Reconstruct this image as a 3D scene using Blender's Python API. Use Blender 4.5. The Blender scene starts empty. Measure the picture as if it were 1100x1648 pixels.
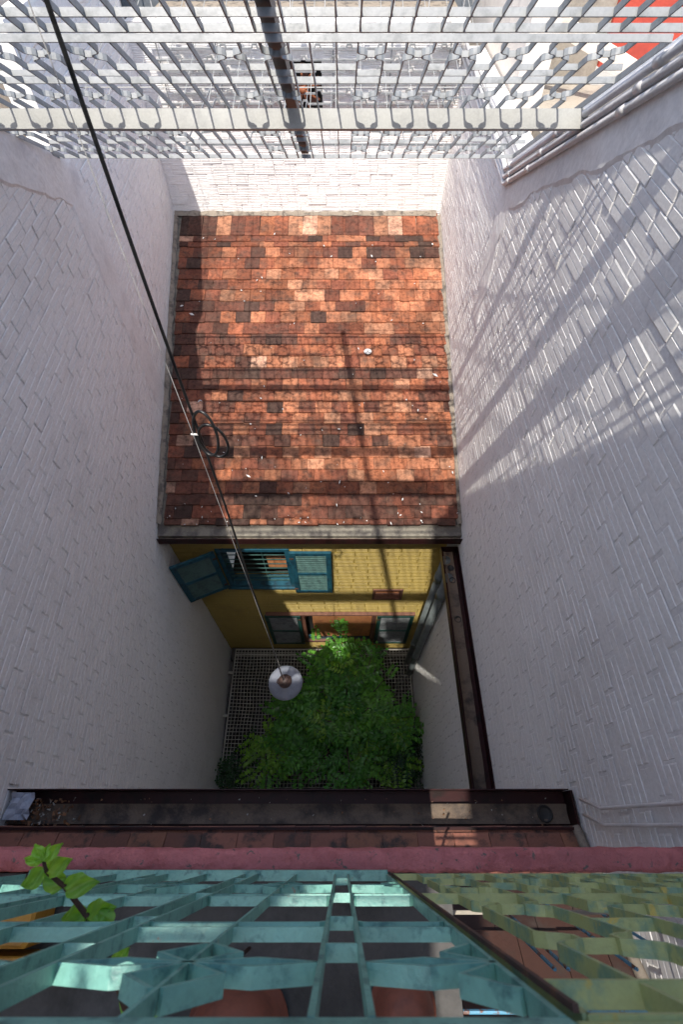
import bpy, math, random
from mathutils import Vector, Matrix, noise
R = math.radians
sc = bpy.context.scene
col = sc.collection
rnd = random.Random(7)

# ---------------------------------------------------------------- camera, sky, sun, exposure
cd = bpy.data.cameras.new('camera'); cam = bpy.data.objects.new('camera', cd); col.objects.link(cam)
cam.location = (0, 0, 0); cam.rotation_euler = (R(90 - 56.15), 0, 0)
cd.sensor_fit = 'HORIZONTAL'; cd.sensor_width = 24; cd.lens = 24 * 780 / 1100
cd.clip_start = .02; cd.clip_end = 2000
cd.dof.use_dof = True; cd.dof.focus_distance = 4.5; cd.dof.aperture_fstop = 7.1
sc.camera = cam

SUN = Vector((.127, .418, -1)).normalized()
w = bpy.data.worlds.new('World'); sc.world = w; w.use_nodes = True
nt = w.node_tree; bg = nt.nodes['Background']
sky = nt.nodes.new('ShaderNodeTexSky'); sky.sky_type = 'NISHITA'; sky.sun_disc = False
sky.sun_elevation = R(66.4); sky.sun_rotation = math.pi + .295; sky.dust_density = 2.0
nt.links.new(sky.outputs[0], bg.inputs[0]); bg.inputs[1].default_value = .15
sl = bpy.data.lights.new('sun', 'SUN'); sl.energy = 2.35; sl.angle = R(.5); sl.color = (1, .95, .87)
so = bpy.data.objects.new('sun', sl); col.objects.link(so)
so.rotation_euler = SUN.to_track_quat('-Z', 'Y').to_euler()
sc.view_settings.view_transform = 'Standard'; sc.view_settings.look = 'None'
sc.view_settings.exposure = 1.4; sc.view_settings.gamma = 1
sc.cycles.max_bounces = 8; sc.cycles.diffuse_bounces = 6
sc.cycles.use_denoising = True

# ---------------------------------------------------------------- helpers
def tag(o, label=None, cat=None, group=None, kind=None):
    if label: o['label'] = label
    if cat: o['category'] = cat
    if group: o['group'] = group
    if kind: o['kind'] = kind
    return o
def empty(name, loc, label, cat, group=None):
    o = bpy.data.objects.new(name, None); col.objects.link(o); o.location = loc
    o.empty_display_size = .1
    return tag(o, label, cat, group)

class MB:
    def __init__(s): s.v = []; s.f = []; s.c = []
    def add(s, vs, fs, c=None):
        n = len(s.v); s.v += [tuple(p) for p in vs]
        for f in fs: s.f.append([n + i for i in f]); s.c.append(c)
        return s
    def box(s, a, b, c=None, M=None, bev=0):
        x0, y0, z0 = a; x1, y1, z1 = b
        if bev > 0:
            vs = []
            e = bev
            for z, o in ((z0, e), (z0 + e, 0), (z1 - e, 0), (z1, e)):
                for p in ((x0 + o, y0 + e if o == 0 else y0 + e), ):
                    pass
                X0, X1, Y0, Y1 = x0 + o, x1 - o, y0 + o, y1 - o
                vs += [(X0 + e, Y0, z), (X1 - e, Y0, z), (X1, Y0 + e, z), (X1, Y1 - e, z), (X1 - e, Y1, z), (X0 + e, Y1, z), (X0, Y1 - e, z), (X0, Y0 + e, z)]
            fs = [list(range(7, -1, -1)), list(range(24, 32))]
            for k in range(3):
                for i in range(8):
                    j = (i + 1) % 8
                    fs.append((k * 8 + i, k * 8 + j, k * 8 + 8 + j, k * 8 + 8 + i))
        else:
            vs = [(x0, y0, z0), (x1, y0, z0), (x1, y1, z0), (x0, y1, z0), (x0, y0, z1), (x1, y0, z1), (x1, y1, z1), (x0, y1, z1)]
            fs = [(0, 3, 2, 1), (4, 5, 6, 7), (0, 1, 5, 4), (1, 2, 6, 5), (2, 3, 7, 6), (3, 0, 4, 7)]
        if M: vs = [M @ Vector(p) for p in vs]
        return s.add(vs, fs, c)
    def tube(s, pts, r, n=8, c=None, cap=True, closed=False):
        pts = [Vector(p) for p in pts]; m = len(pts)
        rr = r if isinstance(r, (list, tuple)) else [r] * m
        up = None; base = len(s.v); vs = []
        for i, p in enumerate(pts):
            a = pts[(i - 1) % m] if (closed or i > 0) else p
            b = pts[(i + 1) % m] if (closed or i < m - 1) else p
            t = (b - a).normalized()
            if up is None:
                up = Vector((0, 0, 1)) if abs(t.z) < .9 else Vector((1, 0, 0))
            x = t.cross(up)
            if x.length < 1e-4: x = t.orthogonal()
            x.normalize(); y = x.cross(t).normalized(); up = y
            for k in range(n):
                an = 2 * math.pi * k / n
                vs.append(p + (x * math.cos(an) + y * math.sin(an)) * rr[i])
        fs = []
        for i in range(m if closed else m - 1):
            j = (i + 1) % m
            for k in range(n):
                l = (k + 1) % n
                fs.append((i * n + k, i * n + l, j * n + l, j * n + k))
        if cap and not closed:
            fs.append(list(range(n - 1, -1, -1))); fs.append([(m - 1) * n + k for k in range(n)])
        return s.add(vs, fs, c)
    def lathe(s, prof, o=(0, 0, 0), n=32, c=None):
        o = Vector(o); vs = []; m = len(prof)
        for r, z in prof:
            for k in range(n):
                a = 2 * math.pi * k / n
                vs.append(o + Vector((r * math.cos(a), r * math.sin(a), z)))
        fs = [(i * n + k, i * n + (k + 1) % n, (i + 1) * n + (k + 1) % n, (i + 1) * n + k) for i in range(m - 1) for k in range(n)]
        return s.add(vs, fs, c)
    def build(s, name, mat, parent=None, smooth=False):
        me = bpy.data.meshes.new(name); me.from_pydata(s.v, [], s.f)
        if any(c is not None for c in s.c):
            at = me.color_attributes.new('tint', 'FLOAT_COLOR', 'CORNER')
            buf = []
            for f, c in zip(s.f, s.c):
                c = c or (1, 1, 1)
                buf += [c[0], c[1], c[2], 1.0] * len(f)
            at.data.foreach_set('color', buf)
        if smooth: me.polygons.foreach_set('use_smooth', [True] * len(s.f))
        me.materials.append(mat); me.update()
        o = bpy.data.objects.new(name, me); col.objects.link(o)
        if parent:
            o.parent = parent
            # geometry is written in world space: cancel the parent's place
            pw = Vector(parent.location)          # parts that are meshes sit at the world origin
            o.matrix_parent_inverse = Matrix.Translation(-pw)
        return o
def struct(name, mb, mat, **k): return tag(mb.build(name, mat, **k), kind='structure')

def flatbar(mb, pts, F, w, th, c=None):
    """flat steel bar following a path in the panel plane, standing on edge"""
    o, u, v, n = F
    P = [Vector(p) for p in pts]; m = len(P); L = []; Rr = []
    for i in range(m):
        d1 = (P[i] - P[i - 1]).normalized() if i > 0 else (P[1] - P[0]).normalized()
        d2 = (P[i + 1] - P[i]).normalized() if i < m - 1 else d1
        n1 = Vector((-d1.y, d1.x)); n2 = Vector((-d2.y, d2.x))
        b = (n1 + n2)
        b = b / max(.35, b.length_squared) * 2 if b.length > 1e-5 else n1
        b *= th / 2
        L.append(P[i] + b); Rr.append(P[i] - b)
    vs = []
    for a, b in zip(L, Rr):
        for q, h in ((a, 0), (b, 0), (b, w), (a, w)):
            vs.append(o + u * q.x + v * q.y + n * h)
    fs = [(0, 1, 2, 3), tuple((m - 1) * 4 + k for k in (3, 2, 1, 0))]
    for i in range(m - 1):
        for k in range(4):
            l = (k + 1) % 4
            fs.append((i * 4 + k, (i + 1) * 4 + k, (i + 1) * 4 + l, i * 4 + l))
    mb.add(vs, fs, c)

# ---------------------------------------------------------------- materials
def nodes(name):
    m = bpy.data.materials.new(name); m.use_nodes = True
    t = m.node_tree; b = t.nodes['Principled BSDF']
    return m, t, b
def ramp(t, src, stops):
    r = t.nodes.new('ShaderNodeValToRGB'); e = r.color_ramp.elements
    while len(e) < len(stops): e.new(.5)
    for i, (p, c) in enumerate(stops):
        e[i].position = p; e[i].color = (*c, 1) if len(c) == 3 else c
    t.links.new(src, r.inputs[0]); return r
def noi(t, scale, detail=6, rough=.6, vec=None, dist=0):
    n = t.nodes.new('ShaderNodeTexNoise'); n.inputs['Scale'].default_value = scale
    n.inputs['Detail'].default_value = detail; n.inputs['Roughness'].default_value = rough
    n.inputs['Distortion'].default_value = dist
    if vec: t.links.new(vec, n.inputs['Vector'])
    return n
def mix(t, fac, a, b, mode='MIX'):
    m = t.nodes.new('ShaderNodeMix'); m.data_type = 'RGBA'; m.blend_type = mode
    for s, i in ((fac, 0), (a, 6), (b, 7)):
        if hasattr(s, 'links'): t.links.new(s, m.inputs[i])
        elif isinstance(s, (int, float)): m.inputs[i].default_value = s
        else: m.inputs[i].default_value = (*s, 1)
    return m.outputs[2]
def pos(t):
    return t.nodes.new('ShaderNodeTexCoord').outputs['Object']
def bump(t, b, src, strength, dist):
    n = t.nodes.new('ShaderNodeBump'); n.inputs['Strength'].default_value = strength
    n.inputs['Distance'].default_value = dist
    t.links.new(src, n.inputs['Height']); t.links.new(n.outputs[0], b.inputs['Normal'])
def worn(name, base, spots, scale=8, lo=.5, hi=.62, rough=.6, fine=60, bstr=.3, bd=.004, metal=0, third=None, tint=False, var=.12, mott=False):
    """painted or weathered surface: base colour, patches of `spots`, small-scale variation"""
    m, t, b = nodes(name); p = pos(t)
    n1 = noi(t, scale, 8, .65, p); n2 = noi(t, fine, 5, .6, p); n3 = noi(t, scale * .3, 3, .5, p)
    src = base
    if tint:
        a = t.nodes.new('ShaderNodeVertexColor'); a.layer_name = 'tint'; src = a.outputs[0]
    v = ramp(t, n3.outputs[0], [(.3, (1 - var,) * 3), (.7, (1 + var * .5,) * 3)])
    c = mix(t, 1.0, src, v.outputs[0], 'MULTIPLY')
    f = ramp(t, n1.outputs[0], [(lo, (0, 0, 0)), (hi, (1, 1, 1))])
    c = mix(t, f.outputs[0], c, spots)
    if third:
        n4 = noi(t, third[1], 6, .7, p, .5); f2 = ramp(t, n4.outputs[0], [(third[2], (0, 0, 0)), (third[2] + .04, (1, 1, 1))])
        c = mix(t, f2.outputs[0], c, third[0])
    if mott:
        n5 = noi(t, 19, 7, .7, p, .3); f5 = ramp(t, n5.outputs[0], [(.36, (.34, .28, .25)), (.5, (.85, .82, .8)), (.64, (1.12, 1.12, 1.1))])
        c = mix(t, .85, c, f5.outputs[0], 'MULTIPLY')
    f3 = ramp(t, n2.outputs[0], [(.3, (.82,) * 3), (.7, (1.08,) * 3)])
    c = mix(t, .6, c, f3.outputs[0], 'MULTIPLY')
    t.links.new(c, b.inputs['Base Color'])
    b.inputs['Roughness'].default_value = rough; b.inputs['Metallic'].default_value = metal
    bump(t, b, n2.outputs[0], bstr, bd)
    return m
M = {}
M['white'] = worn('white_paint', (.81, .79, .76), (.73, .71, .68), 1.6, .52, .7, .7, 45, .25, .004, third=((.42, .39, .37), 14, .74), var=.05)
M['plaster'] = worn('white_plaster', (.79, .77, .745), (.62, .60, .585), 3, .52, .72, .7, 30, .5, .008, third=((.25, .23, .22), 22, .73), var=.06)
M['yellow'] = worn('yellow_paint', (.36, .26, .06), (.28, .20, .05), 2.5, .5, .7, .55, 50, .25, .004, third=((.25, .2, .08), 16, .75))
M['roofbase'] = worn('roof_bedding', (.22, .2, .16), (.1, .09, .08), 6, .45, .6, .9)
M['tile'] = worn('clay_tile', (.5, .2, .1), (.075, .048, .036), 6.5, .45, .74, .85, 55, .6, .005, tint=True, third=((.45, .42, .38), 17, .75), var=.4, mott=True)
M['darktile'] = worn('old_dark_tile', (.14, .06, .04), (.045, .028, .022), 7, .5, .62, .7, 60, .5, .004, tint=True, third=((.5, .45, .4), 19, .74))
M['mortar'] = worn('grey_mortar', (.25, .21, .165), (.10, .085, .07), 9, .5, .62, .9, 50, .6, .006, third=((.6, .58, .55), 21, .7))
M['maroon'] = worn('maroon_paint', (.034, .011, .011), (.016, .009, .008), 6, .48, .62, .42, 40, .2, .003)
M['sediment'] = worn('gutter_sediment', (.14, .098, .066), (.045, .032, .025), 5, .46, .62, .75, 70, .7, .006, third=((.5, .47, .45), 25, .73))
M['pink'] = worn('pink_paint', (.50, .16, .16), (.38, .11, .11), 9, .46, .6, .75, 24, 1.0, .02, third=((.12, .10, .09), 30, .60), var=.2)
M['teal'] = worn('teal_paint', (.17, .385, .32), (.05, .15, .14), 26, .52, .66, .42, 130, .5, .003, third=((.30, .22, .17), 45, .66), var=.25)
M['green'] = worn('olive_green_paint', (.33, .37, .15), (.15, .26, .17), 16, .48, .6, .5, 120, .5, .003, third=((.42, .34, .08), 12, .62))
M['rust'] = worn('rusty_steel', (.06, .03, .022), (.12, .05, .025), 20, .5, .6, .8)
M['grille'] = worn('grey_white_enamel', (.27, .28, .28), (.18, .19, .19), 10, .5, .64, .42, 60, .3, .003, third=((.28, .12, .06), 9, .72))
M['beam'] = worn('pale_painted_steel', (.33, .33, .305), (.25, .25, .235), 6, .5, .7, .45, 80, .2, .002, third=((.3, .15, .08), 8, .76))
M['darksteel'] = worn('dark_steel', (.07, .06, .055), (.11, .06, .04), 7, .5, .65, .5, metal=.0)
M['pvc'] = worn('white_pvc', (.72, .70, .69), (.6, .58, .56), 7, .5, .7, .35, 40, .1, .002, third=((.3, .25, .2), 12, .74))
M['greypipe'] = worn('grey_drain_pipe', (.13, .15, .15), (.08, .09, .09), 5, .5, .7, .4)
M['shutter'] = worn('teal_blue_shutter_paint', (.014, .085, .125), (.008, .035, .055), 10, .5, .62, .45, 60, .3, .003, third=((.3, .25, .18), 13, .71))
M['slat'] = worn('pale_green_slats', (.04, .10, .09), (.018, .05, .05), 11, .5, .65, .5, 60, .3, .003)
M['dkgreen'] = worn('dark_green_paint', (.012, .07, .055), (.008, .03, .03), 10, .5, .62, .45, 60, .3, .003)
M['greyslat'] = worn('grey_white_slats', (.15, .16, .165), (.08, .09, .095), 9, .5, .65, .5, 60, .3, .003)
M['orangewood'] = worn('orange_board', (.58, .24, .10), (.42, .16, .07), 5, .5, .65, .6)
M['brownwood'] = worn('brown_wood', (.16, .07, .045), (.08, .035, .025), 7, .5, .65, .6)
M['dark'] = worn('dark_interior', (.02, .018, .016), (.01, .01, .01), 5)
M['rope'] = worn('white_rope', (.50, .48, .42), (.34, .32, .28), 9, .5, .7, .85)
M['cable'] = worn('black_cable', (.012, .012, .012), (.02, .02, .02), 20, rough=.4)
M['wire'] = worn('pale_wire', (.6, .59, .57), (.4, .4, .4), 20, rough=.4)
M['enamel'] = worn('grey_enamel', (.21, .225, .26), (.15, .16, .19), 9, .5, .7, .35, 60, .15, .002)
M['lampcap'] = worn('brown_lamp_cap', (.09, .055, .045), (.05, .03, .028), 25, .5, .62, .6)
M['concrete'] = worn('dark_concrete', (.095, .09, .085), (.05, .048, .045), 5, .45, .65, .9, 50, .5, .006, third=((.28, .2, .16), 14, .72))
M['beige'] = worn('beige_render', (.36, .32, .26), (.22, .19, .16), 4, .48, .68, .9, 40, .6, .008)
M['cream'] = worn('cream_render', (.80, .72, .62), (.66, .58, .5), 4, .5, .7, .85, 40, .5, .006)
M['red'] = worn('red_painted_wall', (.50, .07, .04), (.35, .05, .035), 5, .5, .68, .7, 40, .4, .006, third=((.65, .5, .45), 13, .73))
M['zinc'] = worn('grey_metal_facade', (.17, .19, .21), (.12, .135, .15), 2.5, .5, .7, .45, 30, .2, .003)
M['copper'] = worn('rusty_orange_metal', (.42, .14, .055), (.2, .07, .035), 14, .5, .65, .5)
M['terracotta'] = worn('terracotta', (.24, .075, .045), (.14, .045, .03), 9, .5, .7, .6)
M['bluerod'] = worn('blue_painted_rod', (.09, .32, .48), (.14, .06, .04), 30, .52, .58, .4)
M['yellowwood'] = worn('yellow_varnished_wood', (.50, .25, .03), (.3, .13, .02), 8, .5, .65, .4)
M['bark'] = worn('bark', (.09, .06, .04), (.05, .035, .025), 14)
M['stem'] = worn('brown_stem', (.06, .03, .02), (.04, .02, .015), 20)
M['debris'] = worn('dry_leaves', (.2, .09, .035), (.09, .05, .03), 30, tint=True)
M['paper'] = worn('crumpled_plastic', (.40, .42, .48), (.3, .32, .38), 20)
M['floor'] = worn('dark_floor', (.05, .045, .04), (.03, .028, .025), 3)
M['maroon'].node_tree.nodes['Principled BSDF'].inputs['Specular IOR Level'].default_value = .15
M['tile'].node_tree.nodes['Principled BSDF'].inputs['Specular IOR Level'].default_value = .3
def leafmat(name, rough=.35, tr=.35):
    m, t, b = nodes(name); a = t.nodes.new('ShaderNodeVertexColor'); a.layer_name = 'tint'
    n = noi(t, 25, 4, .6, pos(t)); f = ramp(t, n.outputs[0], [(.3, (.75,) * 3), (.7, (1.15,) * 3)])
    c = mix(t, 1.0, a.outputs[0], f.outputs[0], 'MULTIPLY')
    t.links.new(c, b.inputs['Base Color']); b.inputs['Roughness'].default_value = rough
    tl = t.nodes.new('ShaderNodeBsdfTranslucent'); c2 = mix(t, 1.0, c, (1.6, 1.9, .5), 'MULTIPLY')
    t.links.new(c2, tl.inputs[0])
    ms = t.nodes.new('ShaderNodeMixShader'); ms.inputs[0].default_value = tr
    t.links.new(b.outputs[0], ms.inputs[1]); t.links.new(tl.outputs[0], ms.inputs[2])
    t.links.new(ms.outputs[0], t.nodes['Material Output'].inputs[0])
    return m
M['leaf'] = leafmat('tree_leaves'); M['bigleaf'] = leafmat('broad_leaves', .4, .4)

# ---------------------------------------------------------------- ribbed brick walls
CH, BL = .131, .292
def prof(h, grooves, gd=.005, gw=.0035, d=.010, e=.005):
    p = [(0, d - e), (.0035, d - .002), (.008, d)]
    for g in grooves: p += [(g * h - gw, d), (g * h - gw * .5, d - gd), (g * h + gw * .5, d - gd), (g * h + gw, d)]
    return p + [(h - .008, d), (h - .0035, d - .002), (h, d - e)]
SIDE = (.110, .272, prof(.110, (.5,), .0045, .0045, .008, .0035))
FACE = (.131, .292, prof(.131, (.2, .35, .5, .65, .8), .004, .006))
YFACE = (.105, .45, prof(.105, (.25, .5, .75), .005, .006, .008, .004))
def brick_face(mb, o, u, n, L, z0, z1, top=None, rough=lambda uu, z: .3, holes=(), seed=1, skip=None, kind=None, perp=.6):
    CH, BL, PROF = kind or SIDE
    """ribbed hollow bricks laid in running bond over a vertical plane; u along it, n out of it"""
    r = random.Random(seed); rows = int(math.ceil((z1 - z0) / CH))
    for k in range(rows):
        zb = z0 + k * CH; off = (k % 2) * BL / 2 + r.uniform(-.03, .03); uu = -off
        while uu < L:
            bl = BL + r.uniform(-.006, .006)
            a, b = max(0, uu), min(L, uu + bl); uu += bl
            if b - a < .03: continue
            zm = zb + CH / 2; um = (a + b) / 2
            if top and zb + CH > min(top(a), top(b)) + .001: continue
            if skip and skip(um, zm): continue
            segs = [(a, b)]
            for (h0, h1, hz0, hz1) in holes:
                if zb + CH > hz0 + .02 and zb < hz1 - .02:
                    ns = []
                    for (p, q) in segs:
                        if h0 < q and h1 > p:
                            if h0 - p > .02: ns.append((p, h0))
                            if q - h1 > .02: ns.append((h1, q))
                        else: ns.append((p, q))
                    segs = ns
            for (p, q) in segs:
                g = rough(um, zm)
                dd = r.uniform(-.0012, .0012) * (1 + 3.0 * g); tl = r.uniform(-.003, .003) * g; ve = r.uniform(-.003, .003) * g
                gap = .0035 + r.random() * .004 + (r.random() < .25) * .005
                dp = -.016 if r.random() < perp else -.004
                xs = (p + gap, p + gap + .003, p + gap + .008, q - gap - .008, q - gap - .003, q - gap)
                ds = (dp, -.002, 0, 0, -.002, dp)
                vs = []
                for x, de in zip(xs, ds):
                    for (h, d) in PROF:
                        j = g * .0026
                        P = o + u * (x + r.uniform(-j, j)) + Vector((0, 0, zb + h + ve + tl * (x - p) / BL * 2 + r.uniform(-j, j))) + n * (d + dd + de + r.uniform(-j, j) * .5)
                        vs.append(P)
                m = len(PROF)
                fs = [(i * m + t_, (i + 1) * m + t_, (i + 1) * m + t_ + 1, i * m + t_ + 1) for i in range(5) for t_ in range(m - 1)]
                mb.add(vs, fs)
def mortar_sheet(mb, o, u, n, L, z0, z1, rough, top=None, step=.038, holes=()):
    nu = max(2, int(L / step)); nz = max(2, int((z1 - z0) / step))
    for i in range(nu + 1):
        for k in range(nz + 1):
            a = L * i / nu; z = z0 + (z1 - z0) * k / nz
            if top: z = min(z, top(a))
            P = o + u * a + Vector((0, 0, z))
            g = rough(a, z); d = .0012 + .007 * g * g * (noise.noise(P * 11) + .25) + .003 * g * noise.noise(P * 37)
            mb.v.append(tuple(P + n * d))
    base = len(mb.v) - (nu + 1) * (nz + 1)
    for i in range(nu):
        for k in range(nz):
            a = L * (i + .5) / nu; z = z0 + (z1 - z0) * (k + .5) / nz
            if any(h[0] < a < h[1] and h[2] < z < h[3] for h in holes): continue
            if top and z - step > top(a): continue
            q = base + i * (nz + 1) + k
            mb.f.append([q, q + nz + 1, q + nz + 2, q + 1]); mb.c.append(None)

GY, GZ, GS = 4.69, -1.71, -.60            # the sloping grille plane
gz = lambda y: GZ + GS * (y - GY)
FLOOR = -12.6
X3 = Vector((1, 0, 0)); Y3 = Vector((0, 1, 0))

# right party wall
XR = 1.5; XRL = 1.42
rt = empty('brick_wall', (XR, 3, FLOOR), 'tall white ribbed brick wall on the right, lit by the sun in its upper part', 'wall', 'white brick side walls')
topR = lambda y: (gz(y) - .14) if y < 4.75 else (-1.80)
rr_ = lambda a, z: max(.15, min(.62, .15 + (z + 5.2) * .2))
o = Vector((XR, 7.9, 0)); ufw = -Y3
mb = MB(); brick_face(mb, o, ufw, -X3, 9.4, -5.385, 1.6, lambda a: topR(7.9 - a), rr_, seed=3); 
mortar_sheet(mb, o, ufw, -X3, 9.4, -5.385, 1.2, rr_, lambda a: topR(7.9 - a) + .1)
mb.build('brickwork', M['white'], rt)
mb = MB(); o2 = Vector((XRL, 3.4, 0)); flat = lambda a, z: .15
brick_face(mb, o2, ufw, -X3, 4.9, FLOOR, -5.54, lambda a: -5.54, flat, seed=4); mortar_sheet(mb, o2, ufw, -X3, 4.9, FLOOR, -5.54, flat)
mb.build('lower_brickwork', M['white'], rt)
def plasterstrip(mb, X, s, prof, th):
    """extrude a (y,z) polygon by th from wall plane X towards s"""
    n = len(prof); vs = [(X, y, z) for y, z in prof] + [(X + s * th, y, z) for y, z in prof]
    fs = [list(range(n)), list(range(2 * n - 1, n - 1, -1))] + [(i, (i + 1) % n, n + (i + 1) % n, n + i) for i in range(n)]
    mb.add(vs, fs)
def plaster_grid(mb, P, Q, edge, nx, nz, nrm, amp=.006):
    """lumpy plaster sheet between two polylines P (upper) and Q (lower), with closed ragged edge"""
    base = len(mb.v)
    for i in range(nx + 1):
        for k in range(nz + 1):
            t_ = i / nx * (len(P) - 1); j = min(int(t_), len(P) - 2); f = t_ - j
            a = Vector(P[j]).lerp(Vector(P[j + 1]), f); b = Vector(Q[j]).lerp(Vector(Q[j + 1]), f)
            rag = noise.noise(a * 5 + Vector((3, 1, 7))) * .05 + noise.noise(a * 17) * .015
            b = b + (b - a).normalized() * rag if (b - a).length > 0 else b
            p = a.lerp(b, k / nz); d = edge if k < nz else -.004
            d += amp * noise.noise(p * 4) + amp * .4 * noise.noise(p * 19)
            mb.v.append(tuple(p + nrm * d))
    for i in range(nx):
        for k in range(nz):
            q = base + i * (nz + 1) + k; mb.f.append([q, q + 1, q + nz + 2, q + nz + 1]); mb.c.append(None)
mb = MB()
plasterstrip(mb, XR - .004, 1, [(-1.5, gz(-1.5) + .03), (4.85, gz(4.85) + .06), (5.0, -1.74), (7.9, -1.72), (7.9, FLOOR), (-1.5, FLOOR)], .22)
P = [(XR, y, gz(y) + .03) for y in (-1.5, 0, 1, 2, 3, 4, 4.8)]; Q = [(XR, y, gz(y) - .44 - .03 * math.sin(y * 3)) for y in (-1.5, 0, 1, 2, 3, 4, 4.8)]
plaster_grid(mb, P, Q, .017, 150, 8, -X3)
P = [(XR, y, -1.76) for y in (4.8, 5.6, 6.8, 7.9)]; Q = [(XR, y, -2.05) for y in (4.8, 5.6, 6.8, 7.9)]
plaster_grid(mb, P, Q, .017, 60, 6, -X3)
P = [(XR, 4.98, z) for z in (-1.9, -2.6, -3.3)]; Q = [(XR, 4.62, z) for z in (-1.9, -2.6, -3.3)]
plaster_grid(mb, P, Q, .0165, 30, 8, -X3)
mb.build('plaster', M['plaster'], rt)

# left party wall (not quite parallel to the right one)
XL0 = -2.30; SK = .05
xl = lambda y: XL0 - SK * (y - 3.2)
lt = empty('brick_wall', (xl(3), 3, FLOOR), 'tall white ribbed brick wall on the left, wholly in shade beside the hanging lamp cable', 'wall', 'white brick side walls')
ul = Vector((-SK, 1, 0)).normalized(); nl = Vector((1, SK, 0)).normalized()
oL = Vector((xl(-1.5), -1.5, 0)); LL = 9.42
topL = lambda a: (gz(a - 1.5) - .10) if a - 1.5 < 4.75 else -1.0
rl_ = lambda a, z: max(.12, min(.55, .15 + (z + 5.5) * .14))
mb = MB(); skipc = lambda a, z: z > -5.2 and 6.02 < a < 6.22
brick_face(mb, oL, ul, nl, LL, FLOOR, 1.6, topL, rl_, seed=9)
mortar_sheet(mb, oL, ul, nl, LL, FLOOR, 1.4, rl_, lambda a: topL(a) + .1)
mb.build('brickwork', M['white'], lt)
mb = MB()
vsl = []
prof = [(-1.5, gz(-1.5) + .03), (4.75, gz(4.75) + .03), (4.76, -.93), (7.92, -.90), (7.92, FLOOR), (-1.5, FLOOR)]
n = len(prof); vs = [(xl(y) - .004, y, z) for y, z in prof] + [(xl(y) - .2, y, z) for y, z in prof]
mb.add(vs, [list(range(n)), list(range(2 * n - 1, n - 1, -1))] + [(i, (i + 1) % n, n + (i + 1) % n, n + i) for i in range(n)])
wl = lambda y, z: (xl(y), y, z)
ys = (-1.5, 0, 1, 2, 3, 4, 4.74)
plaster_grid(mb, [wl(y, gz(y) + .02) for y in ys], [wl(y, gz(y) - .38 - .12 * max(0, math.sin(y * 1.4))) for y in ys], .017, 150, 10, nl, .008)
plaster_grid(mb, [wl(4.95, z) for z in (-1.6, -3, -4.2, -5.3)], [wl(4.55, z) for z in (-1.6, -3, -4.2, -5.3)], .0165, 80, 8, nl, .008)
plaster_grid(mb, [wl(y, -.93) for y in (4.78, 6, 7.9)], [wl(y, -1.15) for y in (4.78, 6, 7.9)], .017, 60, 6, nl)
mb.build('plaster', M['plaster'], lt)

# back wall
bt = empty('brick_wall', (-.5, 7.85, -3.9), 'white ribbed brick wall standing across the top end of the tiled roof', 'wall')
ob = Vector((xl(7.8) + .0, 7.85, 0)); Lb = XR - xl(7.8)
hol = [(xl(7.8) * -1 - .74, xl(7.8) * -1 - .24, -2.34, -1.84)]
mb = MB(); brick_face(mb, ob, X3, -Y3, Lb, -3.98, -1.5, None, lambda a, z: .9, hol, seed=5, kind=FACE)
mortar_sheet(mb, ob, X3, -Y3, Lb, -3.98, -1.53, lambda a, z: .9, holes=hol, step=.03)
mb.build('brickwork', M['white'], bt)
mb = MB(); hx0, hx1 = -.74, -.24
mb.box((xl(7.8), 7.854, -4.2), (hx0, 8.05, -1.5)); mb.box((hx1, 7.854, -4.2), (XR, 8.05, -1.5))
mb.box((hx0, 7.854, -4.2), (hx1, 8.05, -2.34)); mb.box((hx0, 7.854, -1.84), (hx1, 8.05, -1.5)); mb.box((hx0, 8.04, -2.34), (hx1, 8.06, -1.84))
mb.build('coping', M['plaster'], bt)
# ventilation fan in its opening
fo = empty('exhaust_fan', (-.49, 7.8, -2.1), 'rusty orange wall fan with dark blades in the white back wall', 'fan')
mb = MB(); c0 = Vector((-.49, 7.84, -2.1))
for k in range(9):
    a = 2 * math.pi * k / 9 + .2; d = Vector((math.cos(a), 0, math.sin(a))); mb = MB(); mb.tube([c0 + Vector((0, -.05, 0)), c0 + d * .24], [.018, .012], 6); mb.build('spoke', M['copper'], fo)
for k in range(6):
    mb = MB(); a = 2 * math.pi * k / 6; d = Vector((math.cos(a), 0, math.sin(a))); e = Vector((math.cos(a + .5), .12, math.sin(a + .5)))
    p = [c0 + d * .04, c0 + d * .23, c0 + e * .23, c0 + e * .05]; mb.add([q + Vector((0, .04, 0)) for q in p] + [q + Vector((0, .046, 0)) for q in p], [(0, 1, 2, 3), (7, 6, 5, 4), (0, 4, 5, 1), (1, 5, 6, 2), (2, 6, 7, 3), (3, 7, 4, 0)]); mb.build('blade', M['brownwood'], fo)
mb = MB(); mb.lathe([(.0, -.05), (.035, -.05), (.04, -.02), (.04, .03)], (0, 0, 0), 16)
mb.v = [(v[0] + c0.x, c0.y + v[2] - .04, c0.z + v[1]) for v in mb.v]; mb.build('hub', M['copper'], fo, smooth=True)
mb = MB(); mb.box((-.75, 7.98, -2.35), (-.23, 8.0, -1.83)); mb.build('backing', M['dark'], fo)

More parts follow.
